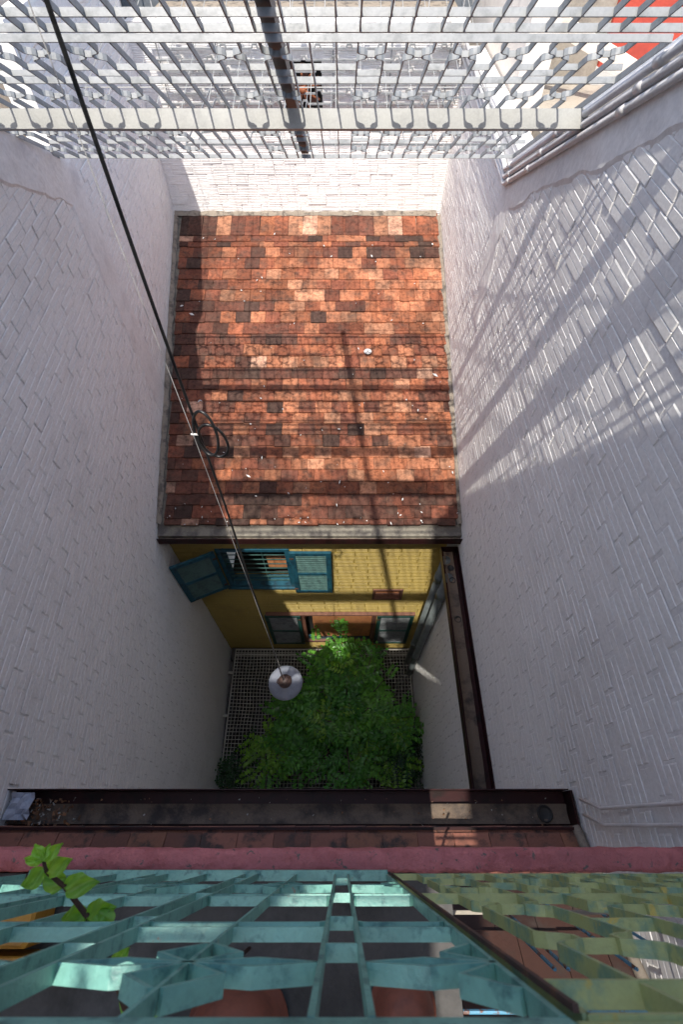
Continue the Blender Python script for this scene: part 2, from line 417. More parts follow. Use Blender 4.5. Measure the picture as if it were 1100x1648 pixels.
# ---------------------------------------------------------------- yellow house with its tiled roof
YH = 3.25
rz = lambda y: -5.1 + .325 * (y - 3.2)
hs = empty('yellow_house', (-.45, YH, FLOOR), 'narrow yellow brick house front under a red tiled roof, with blue shuttered window', 'house')
W1 = (-1.72, -.72, -6.88, -5.72); W2 = (-.72, .62, -9.45, -8.0); W3 = (.5, .98, -7.4, -7.03)
x0h = xl(3.25)
hl = [(a - x0h, b - x0h, c, d) for a, b, c, d in (W1, W2, W3)]
mb = MB(); brick_face(mb, Vector((x0h, YH, 0)), X3, -Y3, XRL - x0h, -9.82, -5.1, lambda a: -5.13, lambda a, z: .12, hl, seed=8, kind=YFACE, perp=.03)
mb.build('brickwork', M['yellow'], hs)
def wall_with_holes(mb, x0, x1, z0, z1, yf, yb, holes):
    xs = sorted({x0, x1, *[h[0] for h in holes], *[h[1] for h in holes]}); zs = sorted({z0, z1, *[h[2] for h in holes], *[h[3] for h in holes]})
    for i in range(len(xs) - 1):
        for k in range(len(zs) - 1):
            xm, zm = (xs[i] + xs[i + 1]) / 2, (zs[k] + zs[k + 1]) / 2
            if any(h[0] < xm < h[1] and h[2] < zm < h[3] for h in holes): continue
            mb.box((xs[i], yf, zs[k]), (xs[i + 1], yb, zs[k + 1]))
mb = MB(); wall_with_holes(mb, x0h - .02, XRL, FLOOR, -5.12, YH + .001, YH + .2, [W1, W2, W3]); mb.build('wall', M['yellow'], hs)
# upper window
def framebox(mb, x0, x1, z0, z1, y0, y1, wd):
    mb.box((x0, y0, z1 - wd), (x1, y1, z1)); mb.box((x0, y0, z0), (x1, y1, z0 + wd))
    mb.box((x0, y0 + .002, z0 + wd), (x0 + wd, y1, z1 - wd)); mb.box((x1 - wd, y0 + .002, z0 + wd), (x1, y1, z1 - wd))
mb = MB(); framebox(mb, W1[0], W1[1], W1[2], W1[3], YH - .03, YH + .16, .06)
mb.box((W1[0] - .03, YH - .06, W1[2] - .035), (W1[1] + .03, YH + .12, W1[2] - .001))
w1 = mb.build('window', M['shutter'], hs)
w1['label'] = 'barred upper window with blue frame and open shutters'
mb = MB()
for i in range(8):
    z = W1[2] + .12 + i * .132; mb.tube([(W1[0] + .05, YH + .03, z), (W1[1] - .05, YH + .03, z)], .009, 6)
for x in (-1.42, -1.12): mb.tube([(x, YH + .045, W1[2] + .05), (x, YH + .045, W1[3] - .05)], .007, 6)
mb.build('bar', M['slat'], w1)
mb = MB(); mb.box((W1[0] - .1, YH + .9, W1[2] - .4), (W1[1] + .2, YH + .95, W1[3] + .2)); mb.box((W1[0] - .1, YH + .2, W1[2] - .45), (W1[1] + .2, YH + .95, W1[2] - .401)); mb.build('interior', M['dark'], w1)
mb = MB(); mb.box((-1.15, YH + .3, W1[2] + .0), (-.6, YH + .34, W1[2] + .36)); mb.build('cupboard', M['orangewood'], w1)
def shutter(name, hinge, wd, z0, z1, ang, side, mframe, mslat, ns, label, stile=.075, louv=2):
    """side=+1 opens to +x from the hinge"""
    Mt = Matrix.Translation(Vector(hinge)) @ Matrix.Rotation(ang, 4, 'Z')
    mb = MB(); S = side; X = lambda a, b: (min(S * a, S * b), max(S * a, S * b))
    def bx(xa, xb, za, zb, y0=-.04, y1=0, m=mb):
        p, q = X(xa, xb); m.box((p, y0, za), (q, y1, zb), M=Mt, bev=.003)
    bx(0, stile, z0, z1); bx(wd - stile, wd, z0, z1)
    H = z1 - z0; edges = [z0 + i * (H - stile) / louv for i in range(louv + 1)]
    for e in edges: bx(stile, wd - stile, e, e + stile, -.038, -.002)
    o_ = mb.build(name, mframe, hs); o_['label'] = label
    mb = MB()
    for i in range(louv):
        a, b = edges[i] + stile, edges[i + 1]
        for k in range(ns):
            zc = a + (k + .5) * (b - a) / ns; h = (b - a) / ns * .52
            p, q = X(stile - .004, wd - stile + .004)
            vs = [(p, -.034, zc - h * .5), (q, -.034, zc - h * .5), (q, -.006, zc + h * .35), (p, -.006, zc + h * .35)]
            vs = vs + [(x, y + .003, z + .007) for x, y, z in vs]
            mb.add([Mt @ Vector(v_) for v_ in vs], [(0, 1, 2, 3), (7, 6, 5, 4), (0, 4, 5, 1), (1, 5, 6, 2), (2, 6, 7, 3), (3, 7, 4, 0)])
    mb.build('slats', mslat, o_)
    mb = MB(); bx(stile, wd - stile, z0 + stile, z1 - stile * .5, -.0045, -.0015, mb); mb.build('gap_shade', M['dark'], o_)  # dark sheet stands in for the shade in the gaps between slats
    for z in (z0 + .15, z1 - .15):
        mb = MB(); p, q = X(-.01, .05); mb.box((p, -.046, z - .02), (q, -.041, z + .02), M=Mt); mb.build('hinge', M['rust'], o_)
shutter('shutter', (-.71, YH - .035, 0), .57, -7.0, -5.74, 0, 1, M['shutter'], M['slat'], 9, 'blue louvred shutter folded back flat to the right of the upper window')
shutter('shutter', (-1.73, YH - .05, 0), .60, -6.80, -5.70, R(24), -1, M['shutter'], M['slat'], 9, 'blue louvred shutter standing ajar left of the upper window')
shutter('shutter', (-.72, YH - .03, 0), .62, -9.45, -8.0, 0, -1, M['dkgreen'], M['greyslat'], 9, 'green framed shutter with grey slats left of the lower window', .065)
shutter('shutter', (.63, YH - .03, 0), .64, -9.42, -8.0, 0, 1, M['dkgreen'], M['greyslat'], 9, 'green framed shutter with grey slats right of the lower window', .065)
mb = MB(); framebox(mb, W2[0], W2[1], W2[2], W2[3], YH - .03, YH + .14, .07); mb.box((W2[0] - .6, YH - .06, -7.998), (W2[1] + .66, YH + .0, -7.96))
w2 = mb.build('window', M['brownwood'], hs); w2['label'] = 'lower window closed by an orange board'
mb = MB(); mb.box((W2[0] + .2, YH + .01, W2[2] + .25), (W2[1] - .075, YH + .04, W2[3] - .16)); mb.build('board', M['orangewood'], w2)
mb = MB(); mb.box((W2[0] + .07, YH + .02, W2[2] + .07), (W2[1] - .07, YH + .05, W2[2] + .24)); mb.build('rail', M['shutter'], w2)
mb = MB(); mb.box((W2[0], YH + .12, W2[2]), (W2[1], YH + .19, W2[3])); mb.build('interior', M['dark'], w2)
mb = MB(); framebox(mb, W3[0], W3[1], W3[2], W3[3], YH - .02, YH + .12, .035); w3 = mb.build('window', M['brownwood'], hs); w3['label'] = 'small square brown wall vent'
mb = MB(); mb.box((W3[0], YH + .09, W3[2]), (W3[1], YH + .13, W3[3])); mb.build('board', M['orangewood'], w3)

# clay tiles
PAL = [(.46, .165, .08), (.36, .12, .062), (.50, .20, .105), (.27, .09, .052), (.55, .26, .15), (.19, .07, .045), (.13, .055, .038), (.08, .042, .032), (.66, .38, .26)]
def tile(mb, xc, wd, y0, y1, zf, r, tint, th=.022, M_=None):
    """one flat tile: lower edge at y0, upper edge at y1 (hidden), tilted to lie on the course below"""
    rot = r.uniform(-.022, .022); lift = r.uniform(0, .010); dy = r.uniform(-.009, .009)
    z0 = zf(y0) + .034 + lift; z1 = zf(y1) + .012 + lift * .5
    hw = wd / 2 - .0015; ch = .008
    pts = [(-hw, 0), (-hw + ch, -ch * .6), (hw - ch, -ch * .6), (hw, 0), (hw, y1 - y0), (-hw, y1 - y0)]
    vs = []
    for t_ in (0, -th):
        for px, py in pts:
            x = xc + px - rot * py; y = y0 + py + px * rot + dy
            f = py / (y1 - y0); vs.append((x, y, z0 + (z1 - z0) * f + t_ + (r.uniform(-.0015, .0015))))
    n = 6; fs = [list(range(n)), list(range(2 * n - 1, n - 1, -1))] + [(n + i, n + (i + 1) % n, (i + 1) % n, i) for i in range(n)]
    mb.add(vs, fs, tint)
RY = [382, 392, 400, 417.5, 435, 452.7, 468.5, 487, 504, 521.5, 540, 557, 575, 594, 612, 629.5, 648, 666, 683, 702, 720, 738.5, 757, 776.7, 796, 815, 836, 846]
# course spacing along the roof in metres, measured once from those rows
def course(py):
    c, s = math.cos(R(56.15)), math.sin(R(56.15)); v = (824 - py) / 780
    ry, rz_ = c + v * s, -s + v * c; k = (-5.1 - .325 * 3.2) / (rz_ - .325 * ry); return k * ry
rows = [course(p) for p in RY][::-1]
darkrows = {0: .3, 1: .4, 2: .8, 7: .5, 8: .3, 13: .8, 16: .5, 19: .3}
mb = MB(); r = random.Random(12); TW = .213
for i, y0 in enumerate(rows):
    y1 = (rows[i + 1] if i + 1 < len(rows) else 7.80) + .07
    y1 = min(y1, 7.84)
    xL = xl(y0) + .10; x = xL - (i % 2) * TW / 2 + r.uniform(-.02, .02)
    while x < XR - .07:
        wd = TW + r.uniform(-.006, .006); a, b = max(x, xL), min(x + wd, XR - .05); x += wd
        if b - a < .04: continue
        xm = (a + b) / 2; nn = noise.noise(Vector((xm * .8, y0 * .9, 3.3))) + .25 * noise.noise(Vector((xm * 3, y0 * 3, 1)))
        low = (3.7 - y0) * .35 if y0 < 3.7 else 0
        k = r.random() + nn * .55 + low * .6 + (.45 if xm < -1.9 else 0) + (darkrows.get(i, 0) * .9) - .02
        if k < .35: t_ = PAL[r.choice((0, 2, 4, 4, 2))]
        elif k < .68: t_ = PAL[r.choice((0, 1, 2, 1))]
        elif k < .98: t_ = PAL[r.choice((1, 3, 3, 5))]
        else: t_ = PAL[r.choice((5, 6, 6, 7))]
        if r.random() < .02: t_ = PAL[8]
        v_ = r.uniform(.55, .98); t_ = tuple(c_ * v_ for c_ in t_)
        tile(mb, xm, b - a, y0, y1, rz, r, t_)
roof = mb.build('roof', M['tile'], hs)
roof['label'] = 'sloping roof of weathered orange and brown clay tiles'
mb = MB()
mb.add([(xl(3.1), 3.1, rz(3.1) - .02), (XR, 3.1, rz(3.1) - .02), (XR, 7.86, rz(7.86) - .02), (xl(7.86), 7.86, rz(7.86) - .02),
        (xl(3.1), 3.1, rz(3.1) - .12), (XR, 3.1, rz(3.1) - .12), (XR, 7.86, rz(7.86) - .12), (xl(7.86), 7.86, rz(7.86) - .12)],
       [(0, 1, 2, 3), (7, 6, 5, 4), (4, 5, 1, 0), (5, 6, 2, 1), (6, 7, 3, 2), (7, 4, 0, 3)])
mb.build('bedding', M['roofbase'], roof)
# cement fillets along the walls
mb = MB()
def fillet(pts, w_, h_):
    for side in pts:
        base = len(mb.v); m = len(side)
        for (p, d) in side:
            p = Vector(p); d = Vector(d); j = noise.noise(p * 7) * .02
            mb.v += [tuple(p + Vector((0, 0, h_ + j))), tuple(p + d * (w_ * .5 + j) + Vector((0, 0, h_ * .75))), tuple(p + d * (w_ + j * 1.5)+ Vector((0, 0, .01)))]
        for i in range(m - 1):
            for k in range(2): mb.f.append([base + i * 3 + k, base + i * 3 + k + 1, base + i * 3 + k + 4, base + i * 3 + k + 3]); mb.c.append(None)
yy = [3.22 + i * .07 for i in range(66)]
fillet([[((xl(y) + .012, y, rz(y)), (1, 0, 0)) for y in yy], [((XR - .012, y, rz(y)), (-1, 0, 0)) for y in yy],
        [((xl(7.8) + i * .06, 7.838, rz(7.83)), (0, -1, 0)) for i in range(67)]], .055, .055)
mb.build('cement_fillet', M['mortar'], roof, smooth=True)
mb = MB(); r = random.Random(4)
for k in range(110):
    x = r.uniform(-2.3, 1.45); y = 3.2 + 4.4 * r.random() ** 2.1; s_ = r.uniform(.003, .009) * (1.8 if r.random() < .1 else 1)
    a = r.random() * 6.3; c_ = Vector((x, y, rz(y) + .047)); e = r.uniform(1, 3.2)
    P = [c_ + Vector((math.cos(a) * s_ * e, math.sin(a) * s_ * e, 0)), c_ + Vector((-math.sin(a) * s_, math.cos(a) * s_, .003)), c_ - Vector((math.cos(a) * s_ * e, math.sin(a) * s_ * e, 0)), c_ - Vector((-math.sin(a) * s_, math.cos(a) * s_, 0))]
    P = [p + Vector((0, 0, (p.y - y) * .325)) for p in P]
    mb.add(P + [p + Vector((0, 0, .003)) for p in P], [(0, 1, 2, 3), (4, 5, 6, 7), (0, 1, 5, 4), (1, 2, 6, 5), (2, 3, 7, 6), (3, 0, 4, 7)])
tag(mb.build('paint_splashes', M['wire'], roof), kind='stuff')
mb = MB(); mb.lathe([(.012, .008), (.05, .008), (.055, 0), (.05, -.006)], (.36, 5.52, rz(5.52) + .058), 20); mb.build('disc', M['wire'], roof)
# eaves gutter: shallow cement-lined trough with a maroon front edge
def gutter_prof(mb, p0, p1, prof):
    """sweep a cross-section (s sideways, z) from p0 to p1"""
    p0 = Vector(p0); p1 = Vector(p1); d = (p1 - p0).normalized(); sd = d.cross(Vector((0, 0, 1))).normalized()
    n = len(prof); vs = [p0 + sd * a + Vector((0, 0, z)) for a, z in prof] + [p1 + sd * a + Vector((0, 0, z)) for a, z in prof]
    mb.add(vs, [(i, i + 1, n + i + 1, n + i) for i in range(n - 1)])
    if True:
        mb.add([vs[i] for i in range(n)], [list(range(n))]) if False else None
mb = MB()
U = [(-.1, 0), (-.1, -.11), (.1, -.11), (.1, .0), (.108, .0), (.108, -.118), (-.108, -.118), (-.108, 0)]
gutter_prof(mb, (xl(3.1) - .03, 3.125, -5.14), (XR + .0, 3.125, -5.14), [(a * .75, z) for a, z in U + [U[0]]])
mb.build('gutter', M['maroon'], hs)
mb = MB(); r = random.Random(2)
def trough_fill(mb, p0, p1, hw, z, nseg=60):
    p0 = Vector(p0); p1 = Vector(p1); d = (p1 - p0).normalized(); sd = d.cross(Vector((0, 0, 1)))
    base = len(mb.v)
    for i in range(nseg + 1):
        p = p0.lerp(p1, i / nseg)
        for k in range(5):
            q = p + sd * (hw * (k / 2 - 1)); h = z + .016 * noise.noise(q * 6) + .018 * abs(k / 2 - 1) ** 2
            mb.v.append((q.x, q.y, q.z + h))
    for i in range(nseg):
        for k in range(4):
            a = base + i * 5 + k; mb.f.append([a, a + 1, a + 6, a + 5]); mb.c.append(None)
trough_fill(mb, (xl(3.1) + .01, 3.125, -5.14), (XR - .02, 3.125, -5.14), .074, -.075)
mb.build('gutter_lining', M['mortar'], hs, smooth=True)

# ---------------------------------------------------------------- maroon side gutter on the right wall
g = empty('gutter', (1.39, 1.7, -5.45), 'long maroon metal gutter running down the right wall below the tiled roof', 'gutter')
mb = MB(); U2 = [(a * 1.02, z * 1.1) for a, z in U]
gutter_prof(mb, (1.385, 3.08, -5.40), (1.385, -.9, -5.40), U2 + [U2[0]])
mb.box((1.275, 3.08, -5.53), (1.495, 3.09, -5.40)); mb.build('channel', M['maroon'], g)
mb = MB(); trough_fill(mb, (1.375, 3.07, -5.41), (1.375, -.9, -5.41), .060, -.100, 70); mb.build('sediment', M['sediment'], g, smooth=True)
for y in (2.83, 2.66, 2.15):
    mb = MB(); mb.lathe([(.001, .0), (.02, .0), (.034, .004), (.042, .016), (.035, .018), (.03, .006)], (1.385, y, -5.503), 18); mb.build('outlet', M['dark'], g, smooth=True)

# foreground gutter and the strip of old tiled roof that drains into it
g = empty('gutter', (-.4, .15, -3.7), 'dirty maroon gutter across the near edge, dead leaves at its left end', 'gutter')
mb = MB(); U3 = [(-.1, .0), (-.1, -.12), (.1, -.12), (.1, -.02), (.107, -.02), (.107, -.127), (-.107, -.127), (-.115, -.127), (-.115, .012), (-.1, .012)]
gutter_prof(mb, (-2.6, .152, -3.56), (1.46, .152, -3.56), [(-a, z) for a, z in U3] + [(-U3[0][0], U3[0][1])])
mb.box((1.455, .03, -3.69), (1.47, .25, -3.55)); mb.build('channel', M['maroon'], g)
mb = MB(); trough_fill(mb, (-2.6, .125, -3.56), (1.45, .125, -3.56), .055, -.106, 90); mb.build('sediment', M['sediment'], g, smooth=True)
mb = MB(); mb.lathe([(.001, .0), (.03, .0), (.042, .004), (.05, .016), (.043, .018), (.038, .006)], (1.30, .125, -3.655), 18); mb.build('outlet', M['dark'], g, smooth=True)
mb = MB(); r = random.Random(5)
for k in range(240):
    big = k < 150
    x = r.gauss(-1.95, .14) if big else r.uniform(-2.0, 1.4); y = r.uniform(.06, .21); s_ = r.uniform(.006, .02) if big else r.uniform(.003, .009)
    c_ = Vector((x, y, -3.655 + r.uniform(0, .03) * big)); A = [Vector((r.uniform(-1, 1), r.uniform(-1, 1), r.uniform(-.4, .4))).normalized() * s_ for _ in range(3)]
    q = r.uniform(.5, 1.4); mb.add([c_ + a for a in A] + [c_ - A[0] * .8], [(0, 1, 3), (1, 2, 3), (0, 1, 2)], (.23 * q, .10 * q, .04 * q) if r.random() < .75 else (.4, .38, .33))
tag(mb.build('dead_leaves', M['debris']), 'brown dead leaves and grit gathered at the left end of the near gutter', 'dead leaves', kind='stuff')
mb = MB(); r = random.Random(6); gr = [[Vector((-2.12 + i * .03, .09 + k * .03, -3.60 + r.uniform(-.015, .03))) for k in range(6)] for i in range(6)]
for i in range(5):
    for k in range(5): mb.add([gr[i][k], gr[i + 1][k], gr[i + 1][k + 1], gr[i][k + 1]], [(0, 1, 2, 3)])
tag(mb.build('plastic_bag', M['paper']), 'crumpled pale plastic scrap lying in the left end of the near gutter', 'litter')
rz2 = lambda y: -3.60 - .62 * (y - .05)
rf = empty('tiled_roof', (-.4, -.4, -3.5), 'strip of dark old roof tiles between the pink ledge and the near gutter', 'roof')
mb = MB(); r = random.Random(15)
for i, y0 in enumerate([.058, .022, -.19, -.4, -.6, -.8, -1.0, -1.2]):
    y1 = y0 - (.24 if i else .1); x = -2.7 - (i % 2) * .11
    while x < 1.42:
        wd = .218 + r.uniform(-.005, .005); a, b = x, min(x + wd, 1.44); x += wd
        if b - a < .05: continue
        q = r.uniform(.6, 1.35); t_ = (.22 * q, .085 * q, .055 * q) if r.random() < .8 else (.22, .09, .05)
        if i > 1: t_ = tuple(c_ * .22 for c_ in t_)
        vs = []
        dz = r.uniform(0, .005)
        for th in (0, -.016):
            for (px, py, pz) in ((a + .002, y0, rz2(y0) + .03 + dz), (b - .002, y0 + r.uniform(-.004, .004), rz2(y0) + .03 + dz), (b - .002, y1, rz2(y1) + .008), (a + .002, y1, rz2(y1) + .008)): vs.append((px, py, pz + th))
        mb.add(vs, [(0, 1, 2, 3), (7, 6, 5, 4), (0, 4, 5, 1), (1, 5, 6, 2), (2, 6, 7, 3), (3, 7, 4, 0)], t_)
mb.build('tiles', M['darktile'], rf)
mb = MB(); mb.add([(-2.7, .04, rz2(.04) - .0), (1.45, .04, rz2(.04) - .0), (1.45, -1.45, rz2(-1.45) - .0), (-2.7, -1.45, rz2(-1.45)), (-2.7, .04, rz2(.04) - .1), (1.45, .04, rz2(.04) - .1), (1.45, -1.45, rz2(-1.45) - .1), (-2.7, -1.45, rz2(-1.45) - .1)],
       [(0, 1, 2, 3), (7, 6, 5, 4), (4, 5, 1, 0), (5, 6, 2, 1), (6, 7, 3, 2), (7, 4, 0, 3)])
mb.build('bedding', M['roofbase'], rf)
mb = MB()
for p0, d0 in (((1.455, .05, rz2(.05) + .03), 0),):
    pts = [Vector((1.45 + .01 * noise.noise(Vector((0, i * .3, 0))), .05 - i * .05, rz2(.05 - i * .05) + .03)) for i in range(28)]
    mb.tube(pts, [.03 + .008 * noise.noise(p * 9) for p in pts], 7)
mb.build('edge_mortar', M['mortar'], rf, smooth=True)

# ---------------------------------------------------------------- pink ledge, balcony floor, added rear wall and shade sheets
mb = MB(); nx = 320
prof = [(-.035, -2.42), (-.034, -2.225), (-.040, -2.212), (-.055, -2.206), (-.09, -2.205), (-.104, -2.207), (-.108, -2.225), (-.11, -2.42)]
for i in range(nx + 1):
    x = -2.5 + 3.99 * i / nx
    for (y, z) in prof:
        p = Vector((x, y, z)); mb.v.append((x, y + .007 * noise.noise(p * 8) + .004 * noise.noise(p * 27), z + .008 * noise.noise(p * 9 + Vector((5, 5, 5)))))
m = len(prof)
for i in range(nx):
    for k in range(m - 1): mb.f.append([i * m + k, i * m + k + 1, (i + 1) * m + k + 1, (i + 1) * m + k]); mb.c.append(None)
tag(mb.build('ledge', M['pink'], smooth=True), 'rough pink painted concrete ledge running across under the coloured grilles', 'ledge')
mb = MB(); mb.box((-2.5, -3.15, -2.40), (.40, -.111, -2.24)); mb.box((-2.5, -.2, -2.239), (.35, -.1105, -2.232))
struct('floor', mb, M['concrete'])
mb = MB(); mb.box((-4, -3.6, FLOOR), (3.5, -3.2, 3.0)); tag(mb.build('rear_shade_wall', M['beige']), 'unseen plain rendered wall added behind the photographer for shading', 'wall')  # out of view, added to keep stray light off the balcony
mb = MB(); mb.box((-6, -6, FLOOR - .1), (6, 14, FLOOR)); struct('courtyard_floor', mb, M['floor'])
mb = MB(); mb.box((-600, -600, FLOOR - .3), (600, 600, FLOOR - .12)); struct('ground', mb, M['beige'])
# storey under the near roof strip closes the well on the near side
mb = MB(); mb.box((xl(.5) - .01, .58, FLOOR), (1.42, .70, -10.4)); mb.box((-2.6, -1.4, FLOOR), (1.5, .0, -3.9)); tag(mb.build('house_front', M['plaster']), 'plain pale house front under the near gutter at the foot of the light well', 'house')

mb = MB()  # dark-coloured liners paint in the shade below the net
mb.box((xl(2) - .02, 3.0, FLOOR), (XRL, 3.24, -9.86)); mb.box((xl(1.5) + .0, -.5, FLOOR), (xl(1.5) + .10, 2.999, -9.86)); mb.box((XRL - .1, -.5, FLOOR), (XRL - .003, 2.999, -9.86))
tag(mb.build('shade_liner', M['floor']), 'dark liner boxes standing in for shade on the well walls under the rope net', 'wall')
# unseen sheets added overhead, outlines cut to shape sun and shade below
def sheet(pts, z, label):
    mb = MB(); n = len(pts); vs = [(x, y, z) for x, y in pts] + [(x, y, z - .03) for x, y in pts]
    mb.add(vs, [list(range(n)), list(range(2 * n - 1, n - 1, -1))] + [(n + i, n + (i + 1) % n, (i + 1) % n, i) for i in range(n)])
    return tag(mb.build('shade_sheet', M['zinc']), label, 'roof')
H = 2.5
sheet([(2.9, -3.6), (2.9, -2.75), (.55, .45), (.17, .05), (.17, -2.2), (.04, -2.25), (.04, -2.62), (.9, -2.62), (.9, -3.6)], H, 'unseen shade sheet added above the right end of the balcony')
sheet([(-5, .6), (-2.75, .0), (-2.2, -1.2), (-2.15, -1.96), (-1.3, -1.96), (-1.3, -1.62), (-2.05, -1.55), (-1.9, -1.33), (-.74, -1.33), (-.72, -1.62), (-.62, -1.66), (-.62, -1.96), (-.27, -1.96), (-.3, -2.62), (.0, -2.64), (.0, -3.6), (-5, -3.6)], H + .05, 'unseen shade sheet added above the left end of the balcony')
sheet([(-.62, -1.33), (.165, -1.33), (.165, -2.14), (-.34, -2.14), (-.34, -1.75), (-.62, -1.75)], H + .1, 'small unseen shade sheet added between the two larger ones')

# ---------------------------------------------------------------- sloping roof grille
gn = Vector((0, .6, 1)).normalized(); gv = Vector((0, 1, -.6)).normalized()
def vase(mb, F, uc, v0, v1, necks, w_, wn, bw, th):
    for s in (-1, 1):
        P = [(uc + s * w_, v0)]
        for nv in necks:
            j = .034; c_ = .012
            P += [(uc + s * w_, nv - j - c_), (uc + s * (w_ - c_), nv - j + .002), (uc + s * (wn + c_), nv - j * .75), (uc + s * wn, nv - j * .75 + c_),
                  (uc + s * wn, nv + j * .75 - c_), (uc + s * (wn + c_), nv + j * .75), (uc + s * (w_ - c_), nv + j - .002), (uc + s * w_, nv + j + c_)]
        P.append((uc + s * w_, v1)); flatbar(mb, P, F, bw, th)
    for nv in necks: flatbar(mb, [(uc - wn, nv), (uc + wn, nv)], F, bw * .9, th)
def panel(root, F, u0, u1, v0, v1, period, necks, bw, th, mat, straight=(), fw=.0, plates=(), rails=(), first=.5, wf=.285, nf=.095, dbl=False):
    mb = MB()
    for v in (v0, v1, *rails): flatbar(mb, [(u0, v), (u1, v)], F, bw * 1.08, th * 1.25)
    for u in (u0, u1): flatbar(mb, [(u, v0), (u, v1)], F, bw * 1.08, th * 1.25)
    mb.build('frame', mat, root)
    mb = MB(); k = 0; uc = u0 + period * first
    while uc < u1 - period * .3:
        if any(a <= uc <= b for a, b in straight):
            for s in (-.27, .0, .27)[::2]: flatbar(mb, [(uc + s * period, v0), (uc + s * period, v1)], F, bw, th)
            for v in plates: flatbar(mb, [(uc - .27 * period, v), (uc + .27 * period, v)], F, bw, th)
        else: vase(mb, F, uc, v0, v1, necks, period * wf, period * nf, bw, th)
        for v in plates: flatbar(mb, [(uc + period * wf, v), (uc + period * (1 - wf), v)], F, bw * .95, th)
        if dbl and not any(a <= uc <= b for a, b in straight):
            for q, v in enumerate(necks[:-1]):
                vm = (v + necks[q + 1]) / 2
                if (q + k) % 2: flatbar(mb, [(uc - period * wf, vm - .05), (uc + period * wf, vm - .05)], F, bw * .95, th)
        uc += period; k += 1
    mb.build('scrollwork', mat, root)
def slope_panel(ya, yb, label, necks, rails, plates, straight):
    root = empty('roof_grille', (-.5, ya, gz(ya)), label, 'grille', 'sloping white security grilles over the well')
    o_ = Vector((0, ya, gz(ya))); F = (o_, X3, gv, gn); k = math.sqrt(1.36)
    panel(root, F, -2.36, 1.43, 0, (yb - ya) * k, .217, [(n_ - ya) * k for n_ in necks], .026, .0065, M['grille'], straight, rails=[(q - ya) * k for q in rails], plates=[(q - ya) * k for q in plates], dbl=True)
ST = ((-1.15, -.72), (-.22, .12))
slope_panel(2.86, 4.70, 'white flat-bar roof grille nearest the tiled roof, resting on the wide pale beam', (2.99, 3.46, 4.1, 4.48), (3.27, 3.95), (3.12, 4.3), ST)
slope_panel(.80, 2.78, 'white flat-bar roof grille along the top edge of the view, with two close bottom bars', (.95, 1.35, 2.12, 2.50), (1.55, 2.67), (1.15, 2.3), ((-1.0, -.6), (-.15, .2)))
slope_panel(-1.3, .70, 'white flat-bar roof grille high overhead, above the balcony', (-.7, .2), (), (-.9,), ((-3, 3),))
def beam(name, ya, h, t_, mat, label, x0=-2.34, x1=1.48, grp='beams carrying the sloping grilles'):
    mb = MB(); o_ = Vector((0, ya, gz(ya)))
    vs = [o_ + X3 * x + gv * a - gn * b for x in (x0, x1) for a, b in ((0, .002), (0, h), (t_, h), (t_, .002))]
    mb.add(vs, [(0, 1, 2, 3), (7, 6, 5, 4), (0, 4, 5, 1), (1, 5, 6, 2), (2, 6, 7, 3), (3, 7, 4, 0)])
    return tag(mb.build(name, mat), label, 'beam', grp)
beam('steel_beam', 3.60, .100, .05, M['beam'], 'wide pale steel beam crossing the whole width under the lower grille')
beam('steel_beam', 2.27, .10, .08, M['beam'], 'pale steel beam under the upper grille, just above the view')
beam('steel_beam', 1.50, .12, .22, M['beam'], 'broad pale beam high over the balcony grille')
beam('steel_beam', -.35, .12, .10, M['beam'], 'pale steel beam overhead at the balcony')
# dark rafter lying on top of the grilles
mb = MB(); vs = []
for y in (-1.3, 4.72):
    o_ = Vector((0, y, gz(y)))
    for x, h in ((-.335, .036), (-.275, .036), (-.275, .11), (-.335, .11)): vs.append(o_ + X3 * x + gn * h)
mb.add(vs, [(0, 1, 2, 3), (7, 6, 5, 4), (0, 4, 5, 1), (1, 5, 6, 2), (2, 6, 7, 3), (3, 7, 4, 0)])
tag(mb.build('rafter', M['darksteel']), 'dark steel rafter running down the slope on top of the white grilles', 'rafter')
# second, level grille behind and the wall-mounted one
root = empty('roof_grille', (0, 5.5, -1.62), 'level white grille lying beyond the foot of the sloping grilles', 'grille')
F = (Vector((0, 4.80, -1.66)), X3, Y3, Vector((0, 0, 1)))
panel(root, F, -1.3, 1.40, 0, 1.5, .434, (.3, 1.1), .014, .004, M['grille'], ((-.3, .1),), plates=(.7,))
root = empty('wall_grille', (0, 7.76, -2.2), 'white grille of close horizontal bars standing before the back wall', 'grille')
mb = MB()
for i in range(7):
    z = -2.24 + i * .105; F = (Vector((0, 7.79, 0)), X3, Vector((0, 0, 1)), Vector((0, -1, 0)))
    x = -2.3 + (.18 if i % 2 else 0)
    P = [(x, z)]
    while x < 1.2:
        x += .30; P += [(x, z), (x + .015, z + .035), (x + .06, z + .035), (x + .075, z)]; x += .075
    P.append((1.42, z)) if x < 1.42 else None
    flatbar(mb, P, F, .03, .016)
mb.build('bar', M['grille'], root)
for x in (-2.2, -1.5, -.9, -.1, .6, 1.3):
    mb = MB(); mb.box((x - .006, 7.791, -2.3), (x + .006, 7.803, -1.55)); mb.build('upright', M['grille'], root)
# thin wires strung over the roof
root = empty('wire_mesh', (0, 6, -1.4), 'thin pale wires strung level over the tiled roof', 'wires')
mb = MB()
for i in range(17): mb.tube([(-2.3 + i * .225, 4.75, -1.66), (-2.3 + i * .225, 7.9, -1.05)], .0035, 5)
for y in (5.6, 6.5, 7.2, 7.85): mb.tube([(-2.4, y, -1.66 + (y - 4.75) * .194), (1.5, y, -1.66 + (y - 4.75) * .194)], .0045, 5)
mb.build('wire', M['beam'], root)

